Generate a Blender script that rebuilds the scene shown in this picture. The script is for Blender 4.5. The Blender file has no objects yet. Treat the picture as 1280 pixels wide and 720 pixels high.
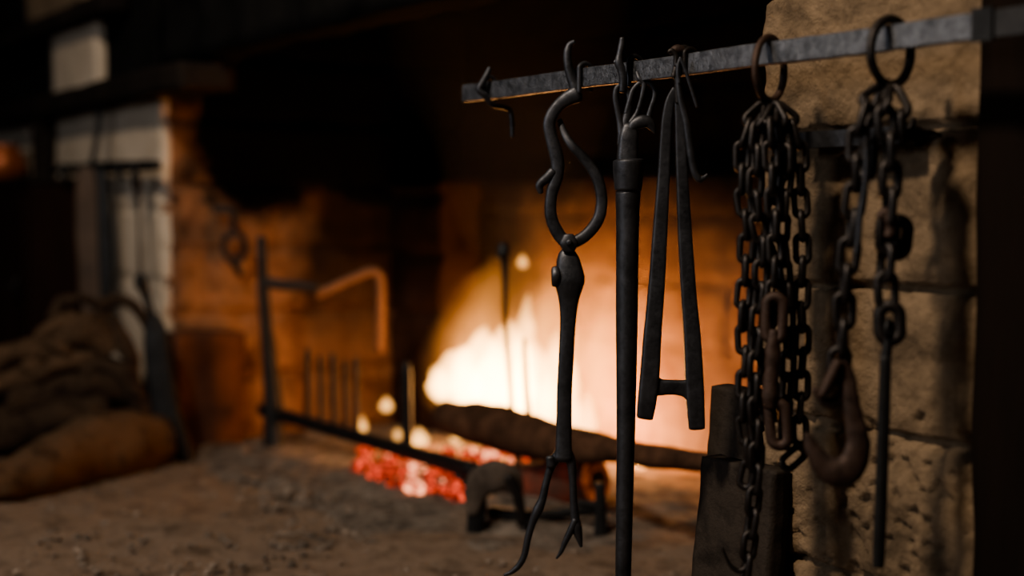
import bpy, bmesh, math, random
from mathutils import Vector, Matrix, noise
random.seed(7)
V = Vector
scn = bpy.context.scene
COL = scn.collection
F = 1778.0                      # focal length in pixels of a 1280 px wide frame (50 mm lens)
CAMZ = 0.62
TH = math.atan(100.0 / F)       # downward pitch
CT, ST = math.cos(TH), math.sin(TH)

# ------------------------------------------------------------------ geometry of the place
Q0 = V((0.309, 1.80, 0))                       # near left corner of the stone pier, on the hearth
u = V((0.54, -0.84, 0)).normalized()           # along the fireplace front, to the right
n = V((0.84, 0.54, 0)).normalized()            # into the fireplace
FR = Matrix(((u.x, n.x, 0, Q0.x), (u.y, n.y, 0, Q0.y), (0, 0, 1, 0), (0, 0, 0, 1)))
def W(a, b, z): return Q0 + u * a + n * b + V((0, 0, z))

def ray(px, py):
    a = (px - 640) / F; b = (360 - py) / F
    return V((a, CT + b * ST, -ST + b * CT))
CAM = V((0, 0, CAMZ))
def U(px, py, Y):                              # point at distance Y in front of the viewer
    r = ray(px, py); return CAM + r * (Y / r.y)
def HZ(px, py, z=0.0):                         # point on a level plane
    r = ray(px, py); return CAM + r * ((z - CAMZ) / r.z)
def PB(px, py, b):                             # point on a plane parallel to the fireplace front
    r = ray(px, py); p0 = Q0 + n * b
    return CAM + r * ((p0 - CAM).dot(n) / r.dot(n))
def PA(px, py, a):                             # point on a plane across the fireplace front
    r = ray(px, py); p0 = Q0 + u * a
    return CAM + r * ((p0 - CAM).dot(u) / r.dot(u))
def YB(px, b): return PB(px, 260, b).y
def pw(w, Y): return w * Y / F

# ------------------------------------------------------------------ object helpers
def tag(o, label=None, cat=None, group=None, kind=None):
    if label: o['label'] = label
    if cat: o['category'] = cat
    if group: o['group'] = group
    if kind: o['kind'] = kind
    return o
def thing(name, loc, label, cat, group=None):
    o = bpy.data.objects.new(name, None); COL.objects.link(o)
    o.empty_display_size = 0.05
    o.location = loc
    return tag(o, label, cat, group)
def rootloc(o):
    l = V((0, 0, 0))
    while o is not None:
        l += o.location; o = o.parent
    return l
def link(name, bm, m, parent=None, smooth=True, matrix=None):
    if parent is not None:
        bmesh.ops.translate(bm, verts=bm.verts, vec=-rootloc(parent))
    bmesh.ops.recalc_face_normals(bm, faces=bm.faces)
    me = bpy.data.meshes.new(name); bm.to_mesh(me); bm.free()
    for p in me.polygons: p.use_smooth = smooth
    ms = m if isinstance(m, (list, tuple)) else [m]
    for k in ms: me.materials.append(k)
    o = bpy.data.objects.new(name, me); COL.objects.link(o)
    if parent is not None: o.parent = parent
    if matrix is not None: o.matrix_world = matrix
    return o
def single(name, bm, m, label, cat, group=None, base=None, smooth=True):
    if base is None:
        xs = [v.co for v in bm.verts]
        base = V((sum(c.x for c in xs) / len(xs), sum(c.y for c in xs) / len(xs), min(c.z for c in xs)))
    bmesh.ops.translate(bm, verts=bm.verts, vec=-base)
    o = link(name, bm, m, None, smooth); o.location = base
    return tag(o, label, cat, group)

def cat_rom(P, sub=6, closed=False):
    N = len(P); out = []
    if N < 3 and not closed: sub = max(sub, 2)
    rng = N if closed else N - 1
    def g(i):
        if closed: return P[i % N]
        return P[max(0, min(N - 1, i))]
    for i in range(rng):
        p0, p1, p2, p3 = g(i - 1), g(i), g(i + 1), g(i + 2)
        for k in range(sub):
            t = k / sub; t2 = t * t; t3 = t2 * t
            out.append(tuple(0.5 * ((2 * b) + (-a + c) * t + (2 * a - 5 * b + 4 * c - d) * t2 + (-a + 3 * b - 3 * c + d) * t3)
                             for a, b, c, d in zip(p0, p1, p2, p3)))
    if not closed: out.append(tuple(P[-1]))
    return out

def sweep(bm, rows, seg=14, p=2.0, D=None, closed=False, rough=0.0, rs=60.0, cap=0.45):
    """rows: (x,y,z,rw,rd) - half width across, half depth; D fixes the depth axis."""
    pts = [V(r[:3]) for r in rows]; N = len(pts); rings = []
    prevW = None
    for i in range(N):
        a = pts[(i - 1) % N] if (closed or i > 0) else pts[i]
        b = pts[(i + 1) % N] if (closed or i < N - 1) else pts[i]
        T = (b - a)
        if T.length < 1e-9: T = V((0, 0, 1))
        T.normalize()
        if D is not None:
            Wd = T.cross(D)
            if Wd.length < 1e-4: Wd = prevW or V((1, 0, 0))
            Wd.normalize()
            if prevW is not None and Wd.dot(prevW) < 0 and not closed and False: Wd = -Wd
        else:
            if prevW is None:
                Wd = T.cross(V((0, 1, 0.01)))
                if Wd.length < 1e-3: Wd = T.cross(V((1, 0, 0)))
            else:
                Wd = prevW - T * prevW.dot(T)
            Wd.normalize()
        prevW = Wd
        Dd = Wd.cross(T).normalized()
        rw, rd = rows[i][3], rows[i][4]
        rings.append((pts[i], T, Wd, Dd, rw, rd))
    def ring(c, Wd, Dd, rw, rd):
        vs = []
        for k in range(seg):
            th = 2 * math.pi * (k + 0.5) / seg
            cs, sn = math.cos(th), math.sin(th)
            x = math.copysign(abs(cs) ** (2 / p), cs); y = math.copysign(abs(sn) ** (2 / p), sn)
            q = c + Wd * (x * rw) + Dd * (y * rd)
            if rough:
                q = q + noise.noise_vector(q * rs) * rough
            vs.append(bm.verts.new(q))
        return vs
    R = []
    if not closed and cap > 0:
        c, T, Wd, Dd, rw, rd = rings[0]
        R.append(ring(c - T * rw * cap, Wd, Dd, rw * 0.55, rd * 0.55))
        R.append(ring(c - T * rw * cap * .55, Wd, Dd, rw * 0.87, rd * 0.87))
    for c, T, Wd, Dd, rw, rd in rings: R.append(ring(c, Wd, Dd, rw, rd))
    if not closed and cap > 0:
        c, T, Wd, Dd, rw, rd = rings[-1]
        R.append(ring(c + T * rw * cap * .55, Wd, Dd, rw * 0.87, rd * 0.87))
        R.append(ring(c + T * rw * cap, Wd, Dd, rw * 0.55, rd * 0.55))
    M = len(R)
    for i in range(M if closed else M - 1):
        A, B = R[i], R[(i + 1) % M]
        for k in range(seg):
            try: bm.faces.new((A[k], A[(k + 1) % seg], B[(k + 1) % seg], B[k]))
            except ValueError: pass
    if not closed:
        bm.faces.new(R[0]); bm.faces.new(list(reversed(R[-1])))
    return bm

VIEW = V((0, 1, 0))
def pxrows(P, Y, ratio=0.8, sub=6, dmin=0.0):
    """pixel rows (px,py,w[,dY[,ratio]]) at distance Y -> sweep rows"""
    P = [tuple(q) + (0.0,) * (4 - len(q)) for q in P]
    rows = []
    for px, py, w, dy in cat_rom(P, sub):
        q = U(px, py, Y + dy); r = max(w, 0.4) * Y / F / 2
        rows.append((q.x, q.y, q.z, r, max(r * ratio, dmin)))
    return rows
def pxtube(bm, P, Y, ratio=0.8, p=2.0, sub=6, seg=14, dmin=0.0, rough=0.0, rs=90.0, cap=0.45):
    return sweep(bm, pxrows(P, Y, ratio, sub, dmin), seg, p, VIEW, rough=rough, rs=rs, cap=cap)
def tube3(bm, P, sub=6, seg=12, p=2.0, rough=0.0, rs=40.0, ratio=1.0, D=None, cap=0.45):
    rows = [(a, b, c, r, r * ratio) for a, b, c, r in cat_rom([tuple(q) for q in P], sub)]
    return sweep(bm, rows, seg, p, D, rough=rough, rs=rs, cap=cap)

def box_grid(bm, x0, x1, y0, y1, z0, z1, step, fn=None, mfn=None):
    nx = max(1, round((x1 - x0) / step)); ny = max(1, round((y1 - y0) / step)); nz = max(1, round((z1 - z0) / step))
    return box_grid_n(bm, x0, x1, y0, y1, z0, z1, nx, ny, nz, fn, mfn)
def box_grid_n(bm, x0, x1, y0, y1, z0, z1, nx, ny, nz, fn=None, mfn=None):
    d = {}
    def vv(i, j, k):
        if (i, j, k) not in d:
            c = V((x0 + (x1 - x0) * i / nx, y0 + (y1 - y0) * j / ny, z0 + (z1 - z0) * k / nz))
            d[(i, j, k)] = bm.verts.new(fn(c) if fn else c)
        return d[(i, j, k)]
    def face(*q):
        f = bm.faces.new([vv(*t) for t in q]); return f
    for i in range(nx):
        for j in range(ny):
            face((i, j, 0), (i, j + 1, 0), (i + 1, j + 1, 0), (i + 1, j, 0))
            face((i, j, nz), (i + 1, j, nz), (i + 1, j + 1, nz), (i, j + 1, nz))
    for i in range(nx):
        for k in range(nz):
            f1 = face((i, 0, k), (i + 1, 0, k), (i + 1, 0, k + 1), (i, 0, k + 1))
            f2 = face((i, ny, k), (i, ny, k + 1), (i + 1, ny, k + 1), (i + 1, ny, k))
    for j in range(ny):
        for k in range(nz):
            face((0, j, k), (0, j, k + 1), (0, j + 1, k + 1), (0, j + 1, k))
            face((nx, j, k), (nx, j + 1, k), (nx, j + 1, k + 1), (nx, j, k + 1))
    return bm
def fbm(p, sc, oct=4):
    s = 0; a = 1.0; q = p * sc
    for _ in range(oct):
        s += a * noise.noise(q); q = q * 2.03 + V((3.1, 1.7, 5.3)); a *= 0.5
    return s

# ------------------------------------------------------------------ materials
def nodes(name):
    m = bpy.data.materials.new(name); m.use_nodes = True
    nt = m.node_tree; nt.nodes.clear()
    out = nt.nodes.new('ShaderNodeOutputMaterial')
    return m, nt, out
def N(nt, t, **kw):
    x = nt.nodes.new(t)
    for k, v in kw.items():
        if k in x.inputs.keys(): x.inputs[k].default_value = v
        else: setattr(x, k, v)
    return x
def ramp(nt, fac, stops):
    r = nt.nodes.new('ShaderNodeValToRGB')
    while len(r.color_ramp.elements) < len(stops): r.color_ramp.elements.new(0.5)
    for e, (p, c) in zip(r.color_ramp.elements, stops):
        e.position = p; e.color = (c[0], c[1], c[2], 1) if len(c) == 3 else c
    nt.links.new(fac, r.inputs['Fac']); return r.outputs['Color']
def mixc(nt, fac, a, b):
    m = nt.nodes.new('ShaderNodeMix'); m.data_type = 'RGBA'
    nt.links.new(fac, m.inputs[0])
    for s, v in ((6, a), (7, b)):
        if isinstance(v, (tuple, list)): m.inputs[s].default_value = (v[0], v[1], v[2], 1)
        else: nt.links.new(v, m.inputs[s])
    return m.outputs[2]
def tex(nt, scale, detail=6, rough=0.6, dist=0.0, stretch=None):
    tc = nt.nodes.new('ShaderNodeTexCoord'); src = tc.outputs['Object']
    if stretch:
        mp = nt.nodes.new('ShaderNodeMapping'); mp.inputs['Scale'].default_value = stretch
        nt.links.new(src, mp.inputs['Vector']); src = mp.outputs['Vector']
    x = N(nt, 'ShaderNodeTexNoise', Scale=scale, Detail=detail, Roughness=rough, Distortion=dist)
    nt.links.new(src, x.inputs['Vector']); return x.outputs['Fac']
def surf(name, c1, c2, scale=8, rough=0.8, metal=0.0, bump=0.3, bscale=40, bdist=0.004, stretch=None, c3=None, spec=None, rvar=0.0, extra=None):
    m, nt, out = nodes(name)
    b = N(nt, 'ShaderNodeBsdfPrincipled', Roughness=rough, Metallic=metal)
    if spec is not None: b.inputs['Specular IOR Level'].default_value = spec
    f = tex(nt, scale, 8, 0.65, 0.3, stretch)
    st = [(0.32, c1), (0.68, c2)] if c3 is None else [(0.3, c1), (0.52, c2), (0.72, c3)]
    colr = ramp(nt, f, st)
    if extra: colr = extra(nt, colr)
    nt.links.new(colr, b.inputs['Base Color'])
    g = tex(nt, bscale, 8, 0.7, 0.0, stretch)
    if rvar:
        mr = N(nt, 'ShaderNodeMapRange'); nt.links.new(g, mr.inputs[0])
        mr.inputs[1].default_value = 0.3; mr.inputs[2].default_value = 0.7
        mr.inputs[3].default_value = rough - rvar; mr.inputs[4].default_value = rough + rvar
        nt.links.new(mr.outputs[0], b.inputs['Roughness'])
    bp = N(nt, 'ShaderNodeBump', Strength=bump, Distance=bdist)
    nt.links.new(g, bp.inputs['Height']); nt.links.new(bp.outputs['Normal'], b.inputs['Normal'])
    nt.links.new(b.outputs['BSDF'], out.inputs['Surface'])
    return m

def sep_obj(nt):
    tc = nt.nodes.new('ShaderNodeTexCoord'); s = nt.nodes.new('ShaderNodeSeparateXYZ')
    nt.links.new(tc.outputs['Object'], s.inputs[0]); return s.outputs
def mrange(nt, val, a, b, lo=0.0, hi=1.0, smooth=True):
    m = nt.nodes.new('ShaderNodeMapRange')
    if smooth: m.interpolation_type = 'SMOOTHSTEP'
    nt.links.new(val, m.inputs[0])
    for k, v in zip((1, 2, 3, 4), (a, b, lo, hi)): m.inputs[k].default_value = v
    return m.outputs[0]
def math2(nt, op, a, b):
    m = nt.nodes.new('ShaderNodeMath'); m.operation = op
    for s, v in ((0, a), (1, b)):
        if isinstance(v, (int, float)): m.inputs[s].default_value = v
        else: nt.links.new(v, m.inputs[s])
    return m.outputs[0]

M = {}
M['iron'] = surf('forged_iron', (.028, .029, .032), (.075, .077, .086), 25, .48, .72, .35, 160, .0015, rvar=.12)
M['bar'] = surf('worn_steel', (.062, .066, .075), (.20, .21, .232), 70, .42, .8, .8, 200, .002, rvar=.18)
M['dark_iron'] = surf('dark_iron', (.014, .012, .011), (.04, .034, .031), 18, .42, .6, .5, 120, .002, rvar=.12)
M['rust'] = surf('rusty_iron', (.018, .012, .010), (.058, .034, .024), 30, .6, .4, .6, 140, .002, c3=(.034, .021, .017))
M['black_iron'] = surf('black_iron', (.008, .008, .008), (.02, .02, .02), 30, .55, .4, .3, 100, .002)
M['shaded_end'] = surf('shaded_end_iron', (.012, .012, .012), (.03, .03, .032), 30, .7, .3, .3, 100, .002)  # for the rail's right end, darkened in colour to stand for shade
M['stone'] = surf('sandstone', (.068, .050, .033), (.225, .163, .105), 7, .93, 0, 1.0, 70, .007, c3=(.145, .104, .066), spec=.12)
M['plaster'] = surf('limewash_plaster', (.40, .33, .25), (.56, .475, .375), 5, .9, 0, .25, 25, .004, spec=.1)
M['blackwall'] = surf('sooty_wall', (.006, .006, .006), (.016, .015, .014), 5, .95, 0, .5, 18, .01, spec=.05)
M['timber'] = surf('black_timber', (.010, .008, .007), (.028, .021, .016), 6, .85, 0, .5, 30, .004, stretch=(1, 1, .15), spec=.1)
M['post'] = surf('charred_post', (.006, .005, .004), (.016, .010, .007), 6, .9, 0, .5, 40, .004, stretch=(1, 1, .1), spec=.05)
M['plank'] = surf('scorched_plate', (.012, .0095, .0078), (.040, .031, .024), 22, .72, .1, .9, 60, .004, c3=(.03, .023, .018), spec=.25)
M['bark'] = surf('log_bark', (.035, .022, .014), (.13, .082, .05), 14, .9, 0, 1.0, 45, .012, c3=(.07, .045, .028), spec=.1)
M['dark_bark'] = surf('dark_bark', (.014, .009, .007), (.07, .046, .03), 18, .9, 0, 1.0, 45, .014, c3=(.03, .02, .014), spec=.1)
M['endgrain'] = surf('cut_wood', (.22, .12, .06), (.38, .22, .12), 20, .85, 0, .5, 60, .003, spec=.1)
M['char'] = surf('charred_wood', (.035, .020, .013), (.14, .075, .045), 16, .9, 0, 1.0, 50, .008, spec=.1)
M['leather'] = surf('brown_leather', (.045, .028, .018), (.105, .066, .042), 9, .7, 0, .4, 40, .004)
M['copper'] = surf('old_copper', (.30, .09, .035), (.42, .14, .06), 6, .45, .5, .2, 30, .002)
M['cabinet'] = surf('dark_red_wood', (.012, .006, .004), (.028, .012, .008), 6, .7, 0, .3, 30, .003, stretch=(1, 1, .2), spec=.1)
M['ash'] = surf('ash_earth', (.10, .072, .052), (.24, .18, .135), 11, .97, 0, 1.0, 60, .01, c3=(.17, .125, .095), spec=.05)
M['greyash'] = surf('grey_ash', (.075, .062, .052), (.31, .26, .215), 22, .97, 0, 1.0, 80, .01, spec=.05)
M['greyiron'] = surf('grey_brown_iron', (.035, .028, .024), (.13, .105, .085), 12, .9, 0, .6, 60, .004, spec=.1)  # grey brown, paler than the fire dog's legs
M['cinder'] = surf('cinder', (.05, .042, .036), (.30, .24, .19), 5, .95, 0, .6, 60, .004, spec=.05)

def soot_mix(dark, fn):
    def e(nt, colr):
        return mixc(nt, fn(nt), colr, dark)
    return e
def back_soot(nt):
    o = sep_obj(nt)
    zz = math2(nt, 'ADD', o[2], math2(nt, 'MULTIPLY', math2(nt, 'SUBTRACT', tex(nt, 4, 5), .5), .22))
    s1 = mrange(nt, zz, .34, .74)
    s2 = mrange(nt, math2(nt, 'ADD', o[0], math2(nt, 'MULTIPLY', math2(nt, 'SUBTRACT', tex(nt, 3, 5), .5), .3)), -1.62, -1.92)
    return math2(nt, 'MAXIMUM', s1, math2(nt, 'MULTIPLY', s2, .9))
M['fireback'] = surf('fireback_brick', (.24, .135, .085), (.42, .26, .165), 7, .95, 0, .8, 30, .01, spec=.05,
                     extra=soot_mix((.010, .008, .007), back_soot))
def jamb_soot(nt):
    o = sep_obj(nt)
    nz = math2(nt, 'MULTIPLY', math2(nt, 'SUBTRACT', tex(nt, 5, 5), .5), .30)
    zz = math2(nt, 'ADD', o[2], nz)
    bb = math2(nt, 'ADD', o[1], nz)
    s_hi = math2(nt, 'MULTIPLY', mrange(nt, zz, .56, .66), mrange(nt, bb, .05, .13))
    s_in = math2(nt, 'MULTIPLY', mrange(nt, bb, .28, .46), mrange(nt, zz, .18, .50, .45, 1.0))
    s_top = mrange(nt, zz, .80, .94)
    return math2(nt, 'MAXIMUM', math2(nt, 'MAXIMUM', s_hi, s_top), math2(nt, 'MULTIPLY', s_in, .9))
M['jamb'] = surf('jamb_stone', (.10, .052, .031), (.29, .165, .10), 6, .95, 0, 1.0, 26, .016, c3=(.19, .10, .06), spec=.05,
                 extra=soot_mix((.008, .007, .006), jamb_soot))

def emit(name, c1, c2, s1, s2, scale=30, base=(.02, .012, .01)):
    m, nt, out = nodes(name)
    b = N(nt, 'ShaderNodeBsdfPrincipled', Roughness=.95)
    b.inputs['Base Color'].default_value = (*base, 1)
    f = tex(nt, scale, 4, .6)
    c = ramp(nt, f, [(.38, c1), (.66, c2)])
    nt.links.new(c, b.inputs['Emission Color'])
    nt.links.new(mrange(nt, f, .38, .68, s1, s2), b.inputs['Emission Strength'])
    nt.links.new(b.outputs['BSDF'], out.inputs['Surface'])
    return m
M['coal'] = emit('glowing_coal', (.8, .03, .012), (1, .13, .06), .05, 1.6, 1.2)
M['hotcoal'] = emit('white_hot_coal', (1, .20, .09), (1, .42, .22), .8, 3.2, 1.2)
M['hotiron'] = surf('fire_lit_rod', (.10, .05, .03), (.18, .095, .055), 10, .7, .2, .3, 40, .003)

def flame_mat(name, colr, strength):
    m, nt, out = nodes(name)
    e = N(nt, 'ShaderNodeEmission', Strength=strength); e.inputs['Color'].default_value = (*colr, 1)
    nt.links.new(e.outputs[0], out.inputs['Volume'])
    return m
M['flame_core'] = flame_mat('flame_core', (1, .50, .15), 115)
def soft_flame():
    m, nt, out = nodes('flame_edge')
    tc = nt.nodes.new('ShaderNodeTexCoord')
    vs = nt.nodes.new('ShaderNodeVectorMath'); vs.operation = 'SUBTRACT'; vs.inputs[1].default_value = (.5, .5, .36)
    nt.links.new(tc.outputs['Generated'], vs.inputs[0])
    sc = nt.nodes.new('ShaderNodeVectorMath'); sc.operation = 'MULTIPLY'; sc.inputs[1].default_value = (2, 2, 1.6)
    nt.links.new(vs.outputs[0], sc.inputs[0])
    ln = nt.nodes.new('ShaderNodeVectorMath'); ln.operation = 'LENGTH'; nt.links.new(sc.outputs[0], ln.inputs[0])
    d = mrange(nt, ln.outputs['Value'], .0, .98, 1, 0)
    nz = mrange(nt, tex(nt, 9, 3, .5, 0, (1, 1, .45)), .35, .65, .35, 1.3)
    st = math2(nt, 'MULTIPLY', math2(nt, 'MULTIPLY', d, nz), 26.0)
    e = N(nt, 'ShaderNodeEmission'); e.inputs['Color'].default_value = (1, .38, .095, 1)
    nt.links.new(st, e.inputs['Strength']); nt.links.new(e.outputs[0], out.inputs['Volume'])
    return m
M['flame_edge'] = soft_flame()
def smoke_mat():
    m, nt, out = nodes('wood_smoke')
    s = N(nt, 'ShaderNodeVolumeScatter', Density=.34, Anisotropy=.3)
    s.inputs['Color'].default_value = (.75, .72, .70, 1)
    nt.links.new(s.outputs[0], out.inputs['Volume'])
    return m
M['smoke'] = smoke_mat()

# ------------------------------------------------------------------ setting
def floor_fn(c):
    w = W(c.x, c.y, 0)
    h = .016 * fbm(w, 3.0, 4) + .006 * fbm(w, 22, 3)
    return V((c.x, c.y, (c.z if c.z < -.02 else 0) + (h if c.z > -.02 else 0)))
bm = bmesh.new()
box_grid_n(bm, -4.4, 1.6, -1.9, .95, -.06, 0, 240, 120, 1, floor_fn)
tag(link('floor', bm, M['ash'], matrix=FR), 'brown ash strewn earth floor of the hearth', kind='structure')

def back_fn(c):
    d = .012 * fbm(c, 4, 4) + .004 * fbm(c, 18, 3)
    y = c.y + (d if c.y < .95 else 0)
    if c.y < .95:
        cz = (c.z % .15); off = .12 if int(c.z / .15) % 2 else 0
        if min(cz, .15 - cz) < .008 or ((c.x + off) % .26) < .012: y += .006
        if c.z < .70 + .01 * fbm(c, 5, 2): y -= .035
    return V((c.x, y, c.z))
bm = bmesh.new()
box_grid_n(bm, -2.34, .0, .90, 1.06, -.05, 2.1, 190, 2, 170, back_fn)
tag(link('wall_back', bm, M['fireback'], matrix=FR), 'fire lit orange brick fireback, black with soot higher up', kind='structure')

def jamb_fn(c):
    d = .010 * fbm(c, 6, 4)
    q = V(c)
    if c.x > -2.3:
        q.x += d
        cz = c.z % .17
        if min(cz, .17 - cz) < .010 : q.x -= .018
        blk = int(c.z / .17); off = .1 * (blk % 3)
        if ((c.y + off) % .31) < .02: q.x -= .016
        q.x += .012 * noise.noise(V((blk * 7.3, int((c.y + off) / .31) * 3.1, 1.3)))
    if c.y < .02:
        q.y += .3 * d
        for zj in (JZ1, JZ2):
            if abs(c.z - zj) < .007: q.y += .012
    return q
JZ1 = PB(170, 262, 0).z; JZ2 = PB(170, 346, 0).z
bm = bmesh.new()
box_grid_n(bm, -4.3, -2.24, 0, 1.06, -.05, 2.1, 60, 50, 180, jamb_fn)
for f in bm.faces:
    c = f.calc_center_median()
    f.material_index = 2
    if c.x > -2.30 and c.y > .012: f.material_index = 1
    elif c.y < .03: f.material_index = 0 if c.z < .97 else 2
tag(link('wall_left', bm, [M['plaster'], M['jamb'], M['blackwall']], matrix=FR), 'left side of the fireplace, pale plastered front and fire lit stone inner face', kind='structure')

# hood across the front, above the opening
bm = bmesh.new()
box_grid_n(bm, -2.239, .02, .0, .10, .985, 2.1, 60, 3, 30, lambda c: V((c.x, c.y + .01 * fbm(c, 5, 3), c.z + (.012 * fbm(c, 7, 2) if c.z < 1.2 else 0))))
tag(link('wall_front', bm, M['blackwall'], matrix=FR), 'soot black smoke hood above the fireplace opening', kind='structure')

# stone pier on the right
ZJ = [PB(1100, y, 0).z for y in (161, 360, 541)]
ZJ += [2 * ZJ[2] - ZJ[1] - .01, ZJ[0] + .175]
def pier_fn(c):
    q = V(c)
    if c.y < .05:
        fac = max(0, 1 - c.y / .05)
        d = .0075 * fbm(c, 7, 3) + .005 * fbm(c, 26, 4)
        blk = sum(1 for z in ZJ if c.z > z)
        d += .004 * noise.noise(V((blk * 3.7, 0.2, 8.1)))
        pit = noise.noise(V((c.x * 55, c.z * 70, 3.3)))
        if c.z < ZJ[2] + .03 and pit > .34: d += .006
        for i, z in enumerate(ZJ):
            zz = z + .006 * noise.noise(V((c.x * 9, i * 5.1, 2.2)))
            t = abs(c.z - zz)
            wj = .0055 + .003 * noise.noise(V((c.x * 14, i * 2.2, 9)))
            if t < wj: d += .014
            elif t < .02: d += .0035 * (1 - (t - wj) / .0145)
        q.y += d * fac
    if c.x < .05:
        e = max(0, 1 - c.x / .03)
        if c.y < .05:
            q.x += .010 * fbm(V((1, c.y * 6, c.z)), 9, 3) * (1 - c.x / .05)
            if c.y < .01: q.y += .012 * e * e
        for z in ZJ:
            if abs(c.z - z) < .009: q.x += .010 * (1 - c.x / .05)
    return q
bm = bmesh.new()
xr = 120; zr = 330
box_grid_n(bm, 0, .47, 0, .20, -.05, 1.15, 150, 12, 360, pier_fn)
tag(link('wall_right', bm, M['stone'], matrix=FR), 'tan sandstone pier of rough squared blocks right of the fire', kind='structure')
bm = bmesh.new()
box_grid_n(bm, 0.012, .47, .20, 1.06, -.05, 1.15, 20, 30, 40, lambda c: V((c.x + (.01 * fbm(c, 6, 3) if c.x < .1 else 0), c.y, c.z)))
tag(link('trim_1', bm, M['fireback'], matrix=FR), 'inner return of the right fireplace side', kind='structure')

# black timber post at the right, the rail is clamped to it
A_POST = (PB(1241, 200, 0) - Q0).dot(u)
bm = bmesh.new()
box_grid_n(bm, A_POST, A_POST + .42, -.022, .2, -.05, 1.3, 24, 10, 60, lambda c: V((c.x + .003 * fbm(c, 9, 2), c.y + .003 * fbm(V((c.x * 4, c.y, c.z)), 8, 2), c.z)))
tag(link('trim_2', bm, M['post'], matrix=FR), 'black charred timber post at the right end of the rail', kind='structure')

# mantel beam on the left
bm = bmesh.new()
ZM0 = PB(197, 118, -.05).z; ZM1 = ZM0 + .062
aR = (PB(233, 105, -.06) - Q0).dot(u)
box_grid_n(bm, -4.3, aR, -.075, .06, ZM0, ZM1, 80, 6, 4, lambda c: V((c.x, c.y + .005 * fbm(c, 6, 3), c.z + .005 * fbm(c, 5, 3))))
tag(link('trim_3', bm, M['timber'], matrix=FR), 'dark timber mantel beam over the pale plaster', kind='structure')

# stone pilaster in the inner corner behind the fire
a1 = (PB(552, 300, .66) - Q0).dot(u)
bm = bmesh.new()
zt = PB(515, 228, .66).z
box_grid_n(bm, -2.26, a1, .66, .78, -.03, zt, 14, 6, 36, lambda c: c + noise.noise_vector(c * 7) * .014 + V((0, .014 if (c.z % .16) < .014 else 0, 0)))
M['pil'] = surf('pilaster_stone', (.018, .010, .007), (.06, .032, .020), 6, .95, 0, .8, 30, .01, spec=.05)
tag(link('trim_4', bm, M['pil'], matrix=FR), 'scorched stone pilaster in the inner corner of the fireplace', kind='structure')

# ------------------------------------------------------------------ tool rail
BB = -.10                                   # rail front face, this far in front of the pier
aL = (PB(577, 118, BB) - Q0).dot(u)
zb = PB(790, 89, BB).z
BARZ0, BARZ1, BART = zb - .0132, zb + .0132, .011
def bar_Y(px): return YB(px, BB)
rail = thing('tool_rail', W(.42, BB, BARZ0), 'flat steel rail the fire tools and chains hang from', 'rail')
AC = (PB(1230, 40, BB) - Q0).dot(u)
bm = bmesh.new()
box_grid_n(bm, aL, AC, BB, BB + BART, BARZ0, BARZ1, 150, 2, 6, lambda c: c + noise.noise_vector(c * 40) * .0006 + V((0, 0, .0012 * noise.noise(V((c.x * 6, 0, 0))))))
bmesh.ops.transform(bm, matrix=FR, verts=bm.verts)
barm = link('flat_bar', bm, M['bar'], rail, smooth=False)
bv = barm.modifiers.new('b', 'BEVEL'); bv.width = .0012; bv.segments = 1; bv.limit_method = 'ANGLE'
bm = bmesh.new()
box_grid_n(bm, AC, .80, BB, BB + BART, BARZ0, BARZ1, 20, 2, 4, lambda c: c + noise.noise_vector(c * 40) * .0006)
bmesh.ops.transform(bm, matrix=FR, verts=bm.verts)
link('bar_end', bm, M['shaded_end'], rail, smooth=False)['label'] = 'right end of the rail, shade put in as black'  # separate black piece, the shade on this end put into its colour
# clamp block holding the rail on the post
ac = (PB(1230, 40, BB) - Q0).dot(u)
bm = bmesh.new()
box_grid_n(bm, ac - .012, ac + .012, BB - .004, BB, BARZ0 - .003, BARZ1 + .003, 3, 1, 5)
box_grid_n(bm, ac - .010 + .03, ac + .012 + .03, BB + BART, -.019, BARZ0 + .003, BARZ1 - .003, 2, 6, 3)
bmesh.ops.transform(bm, matrix=FR, verts=bm.verts)
link('clamp', bm, M['black_iron'], rail, smooth=False)

def over_hook(bm, px, ytop, w, yfront, back=18, dyb=None):
    """strap that rises on the rail front, turns over its top and drops behind"""
    Y = bar_Y(px); r = pw(w, Y) / 2
    p0 = U(px, yfront, Y); base = PB(px, 200, BB - r - .0005)
    a = (base - Q0).dot(u)
    def q(b, z): return W(a, b, z)
    f = BB - r - .0008; bk = BB + BART + r + .0008
    top = BARZ1 + r + .001
    zf = p0.z
    P = [(*q(f, zf), r), (*q(f, BARZ1 - .004), r), (*q(f + .001, top - .002), r), (*q((f + bk) / 2, top + .002), r), (*q(bk, top - .003), r), (*q(bk, BARZ1 - .012), r), (*q(bk, BARZ0 - .004), r * .7)]
    return tube3(bm, P, 6, 12)

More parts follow.
